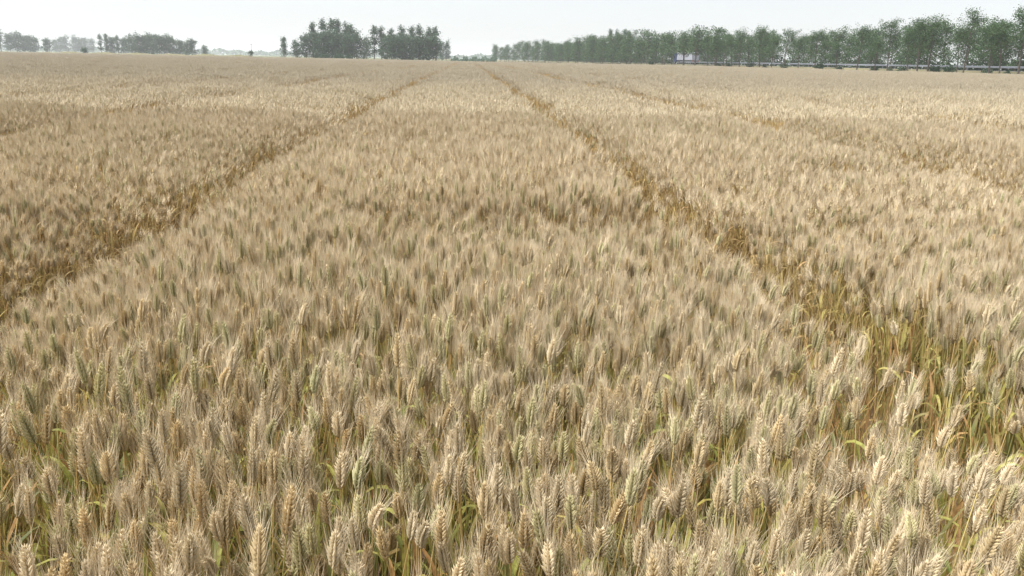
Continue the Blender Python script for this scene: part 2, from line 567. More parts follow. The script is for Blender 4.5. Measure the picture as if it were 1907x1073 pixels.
NSH = 18
shapes = [gen_plant(100 + i, 2) for i in range(NSH)]
FINE = [[add_proto([(s['stem'], STEM), (s['ear'], EAR[t]), (s['awns'], AWN)] + [(l, LEAF) for l in s['leaves']]) for s in shapes] for t in range(3)]
fshapes = [gen_plant(200 + i, 2, True) for i in range(12)]
FUZZY = [[add_proto([(s['stem'], STEM), (s['ear'], EAR[t]), (s['awns'], AWN)] + [(l, LEAF) for l in s['leaves']]) for s in fshapes] for t in range(3)]
mshapes = [gen_plant(300 + i, 1) for i in range(10)]
MID = [[add_proto([(s['stem'], STEM), (s['ear'], EAR[t]), (s['awns'], AWN)] + [(l, LEAF) for l in s['leaves']]) for s in mshapes] for t in range(3)]

def gen_clump(seed, size, count, wid, leafy):
    """a tuft of far stalks"""
    rng = np.random.default_rng(seed)
    st, er, aw, lf = MB(), MB(), MB(), MB()
    for _ in range(count):
        x, y = rng.uniform(-size / 2, size / 2, 2)
        az = rng.uniform(0, 2 * math.pi); ln = abs(rng.normal(0, 0.10)) + 0.02
        h = 0.66 + rng.normal(0, 0.035)
        top = np.array([x + math.cos(az) * ln * h, y + math.sin(az) * ln * h, h])
        mid = np.array([x + math.cos(az) * ln * h * .25, y + math.sin(az) * ln * h * .25, h * .5])
        r = rng.random()
        st.tube([(x, y, 0), mid, top], [0.0022 * wid] * 3, 3, 0, rng.random())
        d = unit([math.cos(az) * (ln * 2 + rng.random() * 0.3), math.sin(az) * (ln * 2 + rng.random() * 0.3), 1])
        L_ = rng.uniform(0.06, 0.085)
        u = unit(np.cross(d, rng.normal(size=3))); w = np.cross(d, u)
        vs_, ts = [], []
        rr = 0.0062 * wid
        for t, k in ((0, .4), (.3, 1.05), (.5, .85), (.75, .9)):
            for q in range(4):
                th = math.pi / 2 * q + t * 2
                vs_.append(tuple(top + d * L_ * t + (u * math.cos(th) + w * math.sin(th)) * rr * k * rng.uniform(.75, 1.25))); ts.append(t)
        vs_.append(tuple(top + d * L_)); ts.append(1)
        fs = [(i * 4 + q, i * 4 + (q + 1) % 4, i * 4 + 4 + (q + 1) % 4, i * 4 + 4 + q) for i in range(3) for q in range(4)] + [(12 + q, 12 + (q + 1) % 4, 16) for q in range(4)]
        er.add(vs_, fs, 0, r, ts)
        for _k in range(12):
            p = top + d * L_ * rng.uniform(0.3, 1)
            q = p + unit(d + rng.normal(0, 0.28, 3)) * rng.uniform(0.03, 0.055)
            s = unit(np.cross(d, rng.normal(size=3))) * 0.00085 * wid
            aw.add([tuple(p - s), tuple(p + s), tuple(q)], [(0, 1, 2)], 0, rng.random(), [0, 0, 1])
        for _k in range(leafy):
            lf.join(leaf_blade(rng, (x, y, rng.uniform(0.22, 0.5)), rng.uniform(0, 6.28), rng.uniform(.14, .22), 0.011 * wid, rng.uniform(1.1, 1.5), rng.uniform(.2, 1.5), 3, rng.random()))
    return add_proto([(st, STEM), (er, MIX_EAR), (aw, AWN), (lf, LEAF)])

C25 = [gen_clump(500 + i, 0.27, 34, 1.0, 2) for i in range(8)]
C40 = [gen_clump(530 + i, 0.42, 62, 1.25, 1) for i in range(8)]
C100 = [gen_clump(560 + i, 1.1, 160, 1.9, 1) for i in range(6)]
C300 = [gen_clump(590 + i, 3.3, 330, 4.5, 1) for i in range(4)]

def gen_tuft(seed):
    """dry low leaves and thin stems left standing in the wheel tracks"""
    rng = np.random.default_rng(seed)
    st, lf = MB(), MB()
    for _ in range(16):
        p = (rng.uniform(-.1, .1), rng.uniform(-.1, .1), rng.uniform(0, .12))
        lf.join(leaf_blade(rng, p, rng.uniform(0, 6.28), rng.uniform(.2, .36), rng.uniform(.006, .010), rng.uniform(1.25, 1.55), rng.uniform(.0, .7), 5, rng.random()))
    for _ in range(7):
        x_, y_ = rng.uniform(-.1, .1, 2); h_ = rng.uniform(.3, .5)
        st.tube([(x_, y_, 0), (x_ + rng.normal(0, .02), y_ + rng.normal(0, .02), h_ * .5), (x_ + rng.normal(0, .05), y_ + rng.normal(0, .05), h_)], [.002, .0018, .0012], 3, 0, rng.random())
    return add_proto([(st, DRY), (lf, DRY)])
TUFT = [gen_tuft(640 + i) for i in range(6)]

# field shape
def wob(x, y, sc, seed):
    r = np.random.default_rng(seed)
    s = 0
    for _ in range(5):
        a = r.uniform(0, 2 * math.pi); k = sc * r.uniform(0.6, 1.7); ph = r.uniform(0, 6.28)
        s = s + np.sin((x * math.cos(a) + y * math.sin(a)) * k + ph)
    return s / 5 ** 0.5 / 1.0

TRACKS = {0: (1.37, 0.18), -1: (-1.95, 0.15), 1: (4.64, 0.26), -2: (-5.34, 0.26), 2: (8.0, 0.12), -3: (-8.6, 0.22), 3: (11.4, 0.05), -4: (-12.0, 0.06)}
def gap(x, y):
    """signed distance to the nearest wheel track's edge"""
    best = np.full(x.shape, 9.0)
    for k, (x0, w) in TRACKS.items():
        c = x0 + 0.04 * np.sin(y * 0.8 + k * 2.1) + 0.02 * np.sin(y * 2.1 + k)
        best = np.minimum(best, np.abs(x - c) - w * (1 + 0.06 * np.sin(y * 1.3 + 3 * k) + 0.25 * np.exp(-((y - 4.2) / 1.6) ** 2)))
    return best
def dip(x, y):
    """a beaten-down strip that crosses the bed"""
    a = np.exp(-((y - 4.45 + 0.12 * np.sin(2.4 * x + 1)) / 0.17) ** 2) / (1 + np.exp(-(x + 0.55) * 9)) / (1 + np.exp((x - 3.0) * 6))
    b = np.exp(-((y - 6.6 - 0.1 * x) / 0.2) ** 2) / (1 + np.exp(-(x - 2.4) * 6)) / (1 + np.exp((x - 4.2) * 6))
    return np.maximum(a, 0.6 * b)
def height(x, y):
    gp = gap(x, y)
    f = 1 + 0.04 * wob(x, y, 0.25, 4) + 0.045 * wob(x, y, 0.9, 5) + 0.04 * wob(x, y, 3.4, 6)
    edge = np.clip((gp + 0.03) / 0.12, 0, 1)
    valley = np.where((x > 3.2) | (x < -1.0), 1 - 0.16 * np.exp(-(np.maximum(gp, 0) / 0.32) ** 2), 1.0)
    return f * valley * (0.8 + 0.2 * edge) * (1 - 0.58 * dip(x, y))
def keep(x, y, rng, base=1.0):
    gp = gap(x, y)
    p = np.where(gp < 0, 0.02, np.where(gp < 0.04, 0.7, 1.0)) * base
    p = p * (1 - 0.65 * dip(x, y))
    return rng.random(x.shape) < p
def inside(x, y, d):
    """inside the sown field"""
    rel = (x - RA.x) * RNORM.x + (y - RA.y) * RNORM.y
    lat = x * RIGHT[0] + y * RIGHT[1]
    farend = np.where(lat < -10, 262 + np.clip((-10 - lat) * 0.62, 0, 100), 262)
    return (rel < -1.5) & (d < farend)

rng = np.random.default_rng(11)
P, RT, SC, ID = [], [], [], []
def emit(x, y, sc_z, sc_xy, ids, tilt):
    n = len(x)
    P.append(np.stack([x, y, np.zeros(n)], 1))
    RT.append(np.stack([rng.normal(0, tilt, n), rng.normal(0, tilt, n), rng.uniform(0, 2 * math.pi, n)], 1))
    SC.append(np.stack([sc_xy, sc_xy, sc_z], 1))
    ID.append(ids)
def lattice(d0, d1, half_tan, step, jit, pad=0.0):
    """jittered points on rows across the line of sight: world x, y, depth, row"""
    ds = np.arange(d0, d1, step)
    X, Y, D, Rw = [], [], [], []
    for i, d in enumerate(ds):
        w = d * half_tan + pad
        l = np.arange(-w, w, step) + rng.uniform(-.5, .5) * step
        dd = d + rng.uniform(-jit, jit, len(l)) * step
        l = l + rng.uniform(-jit, jit, len(l)) * step
        X.append(HEAD[0] * dd + RIGHT[0] * l); Y.append(HEAD[1] * dd + RIGHT[1] * l); D.append(dd); Rw.append(np.full(len(l), i))
    return np.concatenate(X), np.concatenate(Y), np.concatenate(D), np.concatenate(Rw)

def tones(x, y, n):
    gpatch = np.clip(0.22 + 0.12 * np.exp(-y / 2.0) + 0.25 * wob(x, y, 0.8, 21), 0.05, 0.75)
    q = rng.random(n)
    return np.where(q < gpatch, 2, np.where(q < gpatch + 0.33, 1, 0))

# nearest stalks, each its own shape
x, y, d, rw = lattice(0.45, 5.0, 0.82, 0.0405, 0.42, 0.5)
k = keep(x, y, rng) & (rng.random(len(x)) < np.clip(0.86 + 0.34 * wob(x, y, 6.5, 9), 0.3, 1))
x, y, d, rw = x[k], y[k], d[k], rw[k]
n = len(x)
tn = tones(x, y, n)
sh = rng.integers(0, NSH, n)
hz = height(x, y) * rng.normal(1.0, 0.055, n)
wx = rng.uniform(0.86, 1.08, n)
rot = np.stack([rng.normal(0, 0.07, n), rng.normal(0, 0.07, n), rng.uniform(0, 2 * math.pi, n)], 1)
px, dep = project(np.stack([x, y, 0.70 * hz], 1))
vis = (px[:, 0] > 20) & (px[:, 0] < PW - 20) & (px[:, 1] > 60) & (px[:, 1] < PH - 25) & (gap(x, y) > 0.02)
order = np.argsort(np.where(vis, dep, 99))[:300]
solo = np.zeros(n, bool); solo[order] = True
r_ = ~solo
fz = d > rng.uniform(1.9, 2.9, n)
P.append(np.stack([x[r_], y[r_], np.zeros(r_.sum())], 1)); RT.append(rot[r_]); SC.append(np.stack([wx[r_], wx[r_], hz[r_]], 1))
ID.append(np.where(fz[r_], np.array(FUZZY)[tn[r_], sh[r_] % 12], np.array(FINE)[tn[r_], sh[r_]]))
SOLO = [dict(x=x[i], y=y[i], hz=hz[i], wx=wx[i], rot=rot[i], tone=int(tn[i]), sh=int(sh[i]), row=int(rw[i])) for i in order]

x, y, d, rw = lattice(5.0, 13.0, 0.79, 0.0445, 0.45, 0.3)
k = keep(x, y, rng) & (rng.random(len(x)) < np.clip(0.92 + 0.2 * wob(x, y, 5.0, 9), 0.5, 1))
x, y = x[k], y[k]
emit(x, y, height(x, y) * rng.normal(1, 0.05, len(x)), rng.uniform(0.9, 1.12, len(x)), np.array(MID)[tones(x, y, len(x)), rng.integers(0, 10, len(x))], 0.09)

for d0, d1, stp, ids in ((13.0, 30.0, 0.24, C25), (30.0, 85.0, 0.38, C40), (85.0, 240.0, 1.0, C100), (240.0, 400.0, 3.0, C300)):
    x, y, d, rw = lattice(d0, d1, 0.76, stp, 0.35)
    gp = gap(x, y)
    lim = stp * {0.24: 0.5, 0.38: 0.52, 1.0: 0.46, 3.0: 0}[stp]
    k = inside(x, y, d) & ((gp > lim) | (rng.random(len(x)) < 0.02) | (stp > 2))
    x, y = x[k], y[k]
    emit(x, y, height(x, y) * rng.normal(1, 0.035, len(x)), rng.uniform(0.95, 1.15, len(x)), np.array(ids)[rng.integers(0, len(ids), len(x))], 0.05 if stp < 0.9 else 0.0)

for k_, (x0, w) in TRACKS.items():
    if k_ not in (0, -1): continue
    yy = np.arange(0.4, 70, 0.07)
    yy = yy + rng.uniform(-.05, .05, len(yy))
    c_ = x0 + 0.05 * np.sin(yy * 0.8 + k_ * 2.1) + 0.025 * np.sin(yy * 2.1 + k_)
    xx = c_ + rng.uniform(-1, 1, len(yy)) * (w + 0.08)
    ok = rng.random(len(yy)) < (0.8 + 0.25 * np.sin(yy * 1.1 + k_))
    xx, yy = xx[ok], yy[ok]
    emit(xx, yy, rng.uniform(0.8, 1.35, len(xx)), rng.uniform(0.8, 1.3, len(xx)), np.array(TUFT)[rng.integers(0, 6, len(xx))], 0.06)

P, RT, SC, ID = [np.concatenate(q) for q in (P, RT, SC, ID)]
me = bpy.data.meshes.new('wheat')
me.vertices.add(len(P))
me.vertices.foreach_set('co', P.astype(np.float32).ravel())
for nm, typ, dat, key in (('turn', 'FLOAT_VECTOR', RT, 'vector'), ('size', 'FLOAT_VECTOR', SC, 'vector'), ('shape', 'INT', ID, 'value')):
    a = me.attributes.new(nm, typ, 'POINT')
    a.data.foreach_set(key, (dat.astype(np.int32) if typ == 'INT' else dat.astype(np.float32)).ravel())
me.update()
wheat = bpy.data.objects.new('wheat', me)
col.objects.link(wheat)
tag(wheat, 'dense ripe wheat covering the whole field back to the trees', 'wheat', kind='stuff')
ng = bpy.data.node_groups.new('scatter_wheat', 'GeometryNodeTree')
ng.interface.new_socket('Geometry', in_out='INPUT', socket_type='NodeSocketGeometry')
ng.interface.new_socket('Geometry', in_out='OUTPUT', socket_type='NodeSocketGeometry')
gi, go = ng.nodes.new('NodeGroupInput'), ng.nodes.new('NodeGroupOutput')
ci = ng.nodes.new('GeometryNodeCollectionInfo')
ci.inputs['Collection'].default_value = protos
ci.inputs['Separate Children'].default_value = True
ci.inputs['Reset Children'].default_value = True
ip = ng.nodes.new('GeometryNodeInstanceOnPoints')
ip.inputs['Pick Instance'].default_value = True
def named(nm, typ):
    q = ng.nodes.new('GeometryNodeInputNamedAttribute')
    q.data_type = typ
    q.inputs['Name'].default_value = nm
    return q.outputs['Attribute']
ng.links.new(gi.outputs[0], ip.inputs['Points'])
ng.links.new(ci.outputs[0], ip.inputs['Instance'])
ng.links.new(named('shape', 'INT'), ip.inputs['Instance Index'])
e2r = ng.nodes.new('FunctionNodeEulerToRotation')
ng.links.new(named('turn', 'FLOAT_VECTOR'), e2r.inputs[0])
ng.links.new(e2r.outputs[0], ip.inputs['Rotation'])
ng.links.new(named('size', 'FLOAT_VECTOR'), ip.inputs['Scale'])
ng.links.new(ip.outputs[0], go.inputs[0])
wheat.modifiers.new('scatter', 'NODES').node_group = ng

# the 300 nearest stalks in view, one object each
ORD = ['', 'first', 'second', 'third', 'fourth', 'fifth', 'sixth', 'seventh', 'eighth', 'ninth', 'tenth', 'eleventh', 'twelfth', 'thirteenth', 'fourteenth', 'fifteenth', 'sixteenth', 'seventeenth', 'eighteenth', 'nineteenth', 'twentieth']
def ordinal(i):
    if i <= 20: return ORD[i]
    tens = {2: 'twenty', 3: 'thirty', 4: 'forty', 5: 'fifty', 6: 'sixty', 7: 'seventy', 8: 'eighty', 9: 'ninety'}
    if i % 10 == 0: return tens[i // 10][:-1] + 'ieth'
    return tens[i // 10] + '-' + ORD[i % 10]
parts = []
for s in shapes:
    parts.append(dict(stem=s['stem'].mesh('stem', [STEM]), ear=[s['ear'].mesh('ear', [m]) for m in EAR], awns=s['awns'].mesh('awns', [AWN]),
                      leaves=[l.mesh('leaf', [LEAF]) for l in s['leaves']]))
for p_ in parts:
    for me_ in [p_['stem'], p_['awns']] + p_['ear'] + p_['leaves']:
        me_.polygons.foreach_set('material_index', [0] * len(me_.polygons))
rows = sorted({s['row'] for s in SOLO})
TONE = ['pale straw', 'golden', 'greenish']
byrow = {}
for s in SOLO:
    f = shapes[s['sh']]
    M = Matrix.Translation((s['x'], s['y'], 0)) @ Euler(s['rot']).to_matrix().to_4x4() @ Matrix.Diagonal((s['wx'], s['wx'], s['hz'], 1))
    q = np.array(f['ear'].v)
    foot, tip = M @ Vector(q[0]), M @ Vector(q[-1])
    pp, _ = project([foot[:], tip[:]])
    s['M'], s['px'], s['lean'] = M, pp[0][0], math.degrees(math.atan2(pp[1][0] - pp[0][0], pp[0][1] - pp[1][1]))
    byrow.setdefault(s['row'], []).append(s)
for ri, r in enumerate(rows):
    for i, s in enumerate(sorted(byrow[r], key=lambda q: q['px'])):
        a = s['lean']
        how = 'upright' if abs(a) < 7 else ('left-leaning' if a < 0 else 'right-leaning')
        if abs(a) > 40: how = 'left-nodding' if a < 0 else 'right-nodding'
        rowt = 'nearest row' if ri == 0 else ordinal(ri + 1) + ' nearest row'
        root = bpy.data.objects.new('wheat_stalk', None)
        root.empty_display_size = 0.05
        root.matrix_world = s['M']
        col.objects.link(root)
        tag(root, f"{how} {TONE[s['tone']]} wheat stalk, {ordinal(i + 1)} from the left in the {rowt}", 'wheat stalk', 'nearest wheat stalks')
        pt = parts[s['sh']]
        link_copy('stem', pt['stem'], root)
        e = link_copy('ear', pt['ear'][s['tone']], root)
        link_copy('awns', pt['awns'], e)
        for l in pt['leaves']: link_copy('leaf', l, root)

# ------------------------------------------------------------------ trees
def foliage(name, stops, trans=0.25):
    return plant_material(name, stops, trans=trans, rough=0.6, spec=0.2, objrnd=0.25, vary=0.5)
LEAF_ROAD = foliage('roadside_foliage', [(0, (0.028, 0.066, 0.023)), (0.5, (0.038, 0.084, 0.027)), (0.8, (0.060, 0.100, 0.034)), (1, (0.030, 0.070, 0.024))], 0.25)
LEAF_POPLAR = foliage('poplar_foliage', [(0, (0.026, 0.064, 0.026)), (0.5, (0.034, 0.078, 0.030)), (1, (0.028, 0.068, 0.027))])
LEAF_DARK = foliage('dark_foliage', [(0, (0.020, 0.052, 0.022)), (1, (0.036, 0.076, 0.030))], 0.2)
BARK = plain('bark', (0.06, 0.05, 0.04), 0.95, 0.1, noise=(6, (0.11, 0.095, 0.08)))
BARK_PALE = plain('pale_bark', (0.16, 0.14, 0.11), 0.95, 0.1, noise=(6, (0.09, 0.08, 0.065)))

def make_tree(seed, H, trunk_h, R, profile, limbs, clumps, cards, card, up=0.7, lean=0.03, gappy=1.0):
    """trunk and limbs in one mesh, leaf clusters in another; profile(t) gives the crown's width from its foot (0) to its top (1)"""
    rng = np.random.default_rng(seed)
    tr, cr = MB(), MB()
    az = rng.uniform(0, 6.28)
    pts, rad = [], []
    r0 = 0.010 * H + 0.03
    for i in range(9):
        t = i / 8
        pts.append(np.array([math.cos(az) * lean * H * t + rng.normal(0, 0.006) * H * t, math.sin(az) * lean * H * t + rng.normal(0, 0.006) * H * t, H * 0.94 * t - 0.05]))
        rad.append(r0 * (1 - 0.9 * t) + 0.012)
    tr.tube(pts, rad, 6)
    def trunk(t):
        f = t * 8; i = min(7, int(f)); f -= i
        return pts[i] * (1 - f) + pts[i + 1] * f
    t0 = trunk_h / H
    centres = []
    for j in range(limbs):
        q = (j + rng.random()) / limbs
        t = t0 * 0.92 + (0.97 - t0 * 0.92) * q
        base = trunk(min(0.99, t))
        a = j * 2.4 + rng.normal(0, 0.4)
        ln = R * profile(q) * rng.uniform(0.65, 1.2)
        el = up * rng.uniform(0.7, 1.3) + 0.35 * q
        p, seg = base.copy(), []
        for m in range(5):
            seg.append(p.copy())
            dv = np.array([math.cos(a) * math.cos(el), math.sin(a) * math.cos(el), math.sin(el)])
            p = p + dv * ln / 4 * (1 / max(0.35, math.cos(min(el, 1.1)))) ** 0.6
            el += rng.normal(0.02, 0.15); a += rng.normal(0, 0.2)
        rb = r0 * 0.32 * (1 - 0.6 * q)
        tr.tube(seg, [rb, rb * .8, rb * .6, rb * .4, rb * .2], 4)
        for m in range(clumps):
            f = rng.uniform(0.25, 1.0) * 4; i = min(3, int(f)); f -= i
            c = seg[i] * (1 - f) + seg[i + 1] * f + rng.normal(0, 0.10 * R, 3)
            centres.append(c)
    for m in range(max(3, limbs // 4)):
        centres.append(trunk(rng.uniform(0.8, 1.0)) + np.array([rng.normal(0, .1 * R), rng.normal(0, .1 * R), rng.uniform(0, 0.06) * H]))
    for c in centres:
        rc = 0.23 * R * rng.uniform(0.6, 1.3) * gappy
        tone = rng.random()
        for _ in range(int(cards * rng.uniform(0.6, 1.4))):
            o = rng.normal(0, 1, 3) * rc * np.array([1, 1, 0.8])
            p = c + o
            s = card * rng.uniform(0.55, 1.3)
            u = unit(rng.normal(size=3)); w = unit(np.cross(u, rng.normal(size=3)))
            cr.add([tuple(p - u * s * .5), tuple(p + w * s * .3), tuple(p + u * s * .5), tuple(p - w * s * .3)], [(0, 1, 2, 3)], 0, min(0.99, max(0, tone * .75 + rng.random() * 0.25)))
    return tr, cr

def tree_protos(prefix, mats, specs):
    out = []
    for sp in specs:
        tr, cr = make_tree(**sp)
        out.append((tr.mesh('trunk', [mats[0]], True), cr.mesh('crown', [mats[1]]), sp['H']))
    return out
airy = lambda q: (0.55 + 0.75 * math.sin(math.pi * min(1, 0.2 + 0.75 * q))) * (1 - 0.45 * q)
belt = lambda q: 1.05 - 0.45 * q ** 2
colum = lambda q: 0.75 + 0.35 * math.sin(math.pi * (0.15 + 0.75 * q)) - 0.35 * q
full = lambda q: 1.05 - 0.5 * q ** 2
oval = lambda q: 0.45 + 0.75 * math.sin(math.pi * (0.12 + 0.80 * q))
ROADSIDE = tree_protos('r', (BARK, LEAF_ROAD), [dict(seed=700 + i, H=10.0, trunk_h=3.9, R=2.7, profile=airy, limbs=18, clumps=6, cards=40, card=0.19, up=0.75, lean=0.035 + 0.02 * (i % 3), gappy=0.62) for i in range(6)])
BELT = tree_protos('b', (BARK_PALE, LEAF_ROAD), [dict(seed=730 + i, H=12.0, trunk_h=1.6, R=2.9, profile=belt, limbs=26, clumps=6, cards=31, card=0.30, up=0.65, lean=0.02, gappy=0.85) for i in range(6)])
BELT_HIGH = tree_protos('h', (BARK, LEAF_ROAD), [dict(seed=745 + i, H=12.0, trunk_h=4.2, R=2.7, profile=belt, limbs=22, clumps=6, cards=12, card=0.40, up=0.65, lean=0.03, gappy=0.85) for i in range(4)])
POPLAR = tree_protos('p', (BARK, LEAF_POPLAR), [dict(seed=760 + i, H=16.0, trunk_h=2.2, R=2.3, profile=colum, limbs=28, clumps=4, cards=15, card=0.5, up=1.1, lean=0.02, gappy=0.85) for i in range(6)])
BUSHY = tree_protos('o', (BARK, LEAF_DARK), [dict(seed=790 + i, H=11.0, trunk_h=0.5, R=3.3, profile=full, limbs=24, clumps=6, cards=16, card=0.6, up=0.55, lean=0.02) for i in range(5)])
SPIRE = tree_protos('s', (BARK, LEAF_POPLAR), [dict(seed=810 + i, H=9.0, trunk_h=0.5, R=2.1, profile=lambda q: 1.15 - 0.95 * q, limbs=26, clumps=4, cards=16, card=0.42, up=0.8, lean=0.01) for i in range(2)])

trng = random.Random(5)
def plant_tree(name, proto, loc, H, label, group, wide=1.0, cat='tree'):
    o = empty(name, loc, trng.uniform(0, 6.28))
    k = H / proto[2]
    o.scale = (k * wide, k * wide, k)
    tag(o, label, cat, group)
    link_copy('trunk', proto[0], o)
    link_copy('crown', proto[1], o)
    return o

# slender trees standing along the near side of the road, from the right edge of the view leftwards
near_px = [1940, 1893, 1868, 1842, 1795, 1783, 1730, 1712, 1690, 1650, 1625, 1592, 1560, 1515, 1488, 1462, 1440, 1416, 1394, 1380, 1362, 1345]
near_h = [10.0, 10.4, 8.8, 8.4, 10.8, 8.0, 9.8, 9.4, 8.4, 10.0, 7.0, 9.2, 6.2, 8.6, 7.6, 9.4, 8.2, 10.2, 8.0, 9.6, 8.6, 9.4]
for i, (p_, h_) in enumerate(zip(near_px, near_h)):
    s = row_s(p_)
    plant_tree('roadside_tree', ROADSIDE[(i * 5 + 1) % 6], along_row(s, trng.uniform(-0.5, 0.5)), h_,
               f"slender airy roadside tree with bare lower trunk, {ordinal(i + 1)} from the right edge", 'slender trees along the near side of the road', trng.uniform(1.0, 1.4))
# denser taller row further along
s, i = row_s(1338), 0
while True:
    p3, _ = project([along_row(s, 0)[:]])
    if p3[0][0] < 917 or i > 80: break
    h_ = 10.2 + trng.uniform(-1.3, 1.5) - max(0, (1150 - p3[0][0]) / 240) * 1.3
    plant_tree('roadside_tree', BELT_HIGH[i % 4] if p3[0][0] > 1190 else BELT[(i * 5 + 2) % 6], along_row(s, trng.uniform(-1.2, 1.2)), h_,
               f"dense leafy tree of the long roadside belt, {ordinal(i + 1)} counting away from the truck", 'dense trees of the roadside belt', trng.uniform(1.1, 1.5))
    s += 4.4 + i * 0.10 + trng.uniform(-0.8, 0.8)
    i += 1
# belt across the road
s, i = row_s(1935, 24), 0
while True:
    p3, _ = project([along_row(s, 24)[:]])
    if p3[0][0] < 1020 or i > 78: break
    h_ = trng.uniform(8.8, 10.8)
    plant_tree('roadside_tree', BELT[(i * 5 + 3) % 6], along_row(s, 24 + trng.uniform(-2.5, 2.5)), h_,
               f"tree of the far belt across the road, {ordinal(i + 1)} from the right edge", 'belt of trees across the road', trng.uniform(1.3, 1.7))
    s += 4.6 + trng.uniform(-0.8, 0.8)
    i += 1
# taller poplars that stand up behind the belt
for i, (p_, h_) in enumerate(((1134, 18.6), (1146, 18), (1160, 19), (1168, 18))):
    plant_tree('poplar_tree', POPLAR[i % 6], at(p_, 470), h_, f"dark poplar rising above the roadside belt, {ordinal(i + 1)} of four from the left", 'poplars rising behind the roadside belt')

# two poplar groves in the middle distance: photo column, distance, height, shape set
grove = [(552, 352, 7.0, 'b'), (570, 350, 9.5, 'o'), (583, 362, 15.0, 'p'), (590, 350, 10.5, 'o'), (600, 346, 9.5, 'o'), (603, 360, 16.0, 'p'), (612, 348, 11.0, 'o'), (619, 366, 16.6, 'p'), (632, 358, 16.2, 'p'), (625, 346, 9.0, 'o'), (637, 348, 10.0, 'o'), (650, 345, 9.0, 'o'), (646, 362, 15.2, 'p'), (656, 352, 13.8, 'p'), (664, 350, 11.0, 'o')]
grove2 = [(682, 372, 9.0, 'o'), (697, 360, 14.0, 'p'), (711, 362, 13.8, 'p'), (720, 350, 10.0, 'o'), (729, 360, 13.0, 'p'), (732, 344, 9.0, 'o'), (740, 352, 9.8, 'o'), (749, 344, 9.0, 'o'), (748, 360, 14.2, 'p'), (757, 350, 10.0, 'o'), (768, 358, 14.0, 'p'), (780, 360, 14.4, 'p'), (770, 344, 9.0, 'o'), (784, 346, 9.6, 'o'), (795, 344, 9.2, 'o'), (799, 358, 13.6, 'p'), (806, 346, 10.2, 'o'), (812, 356, 13.8, 'p')]
def put_grove(lst, where, grp):
    cnt = {}
    for i, (p_, d_, h_, kd) in enumerate(lst):
        cnt[kd] = cnt.get(kd, 0) + 1
        pr = {'p': POPLAR, 'o': BUSHY, 'b': BUSHY, 's': SPIRE}[kd]
        nm = {'p': 'poplar_tree', 'o': 'bushy_tree', 'b': 'bushy_tree', 's': 'spire_tree'}[kd]
        ds = {'p': 'tall feathery poplar', 'o': 'round dense bushy tree', 'b': 'small round bushy tree', 's': 'slim spire-shaped tree'}[kd]
        plant_tree(nm, pr[(i * 3 + 1) % len(pr)], at(p_, d_), h_, f"{ds}, {ordinal(cnt[kd])} of its kind from the left in {where}", grp, 1.5 if kd == 'p' else 1.2)
put_grove(grove, 'the left grove mid-distance', 'trees of the left grove')
put_grove(grove2, 'the right grove mid-distance', 'trees of the right grove')
plant_tree('spire_tree', SPIRE[0], at(529, 350), 9.0, 'slim pointed lone tree left of the poplar groves', None)
for i, (p_, d_, h_) in enumerate(((822, 520, 10.5), (832, 520, 10.8))):
    plant_tree('bushy_tree', BUSHY[i + 2], at(p_, d_), h_, f"pale hazy tree just right of the groves, {('left', 'right')[i]} of a pair", 'hazy pair beside the right grove', 0.8)
# hazier groups along the far left
left = [(-14, 640, 18.0), (2, 620, 17.0), (20, 640, 12.5), (32, 640, 13.5), (44, 640, 11.5), (56, 640, 12), (66, 650, 10.5), (88, 560, 9.0),
        (188, 520, 11.5), (199, 515, 12.0), (209, 520, 10.0), (221, 515, 11.0), (233, 520, 9.5), (248, 500, 10.5), (260, 495, 10.8), (272, 498, 11), (284, 495, 11), (298, 490, 10.8), (310, 492, 10.6), (322, 492, 10.0), (336, 490, 8.5), (348, 480, 6.5), (358, 480, 9.0), (382, 500, 5.8)]
for i, (p_, d_, h_) in enumerate(left):
    pr = POPLAR if i in (0, 1, 8, 9, 11) else BUSHY
    o = plant_tree('poplar_tree' if pr is POPLAR else 'bushy_tree', pr[(i * 2) % len(pr)], at(p_, d_), h_, f"hazy distant tree on the far left skyline, {ordinal(i + 1)} from the left edge", 'hazy trees on the left skyline', 1.6 if pr is POPLAR else 1.3)
for i, (p_, h_) in enumerate(((104, 14), (114, 16), (124, 17), (140, 17.5), (150, 16), (160, 16.5), (172, 15))):
    plant_tree('bushy_tree', BUSHY[i % 5], at(p_, 1000), h_, f"pale blue-grey tree behind the left skyline gap, {ordinal(i + 1)} from the left", 'pale trees in the left skyline gap', 1.1)

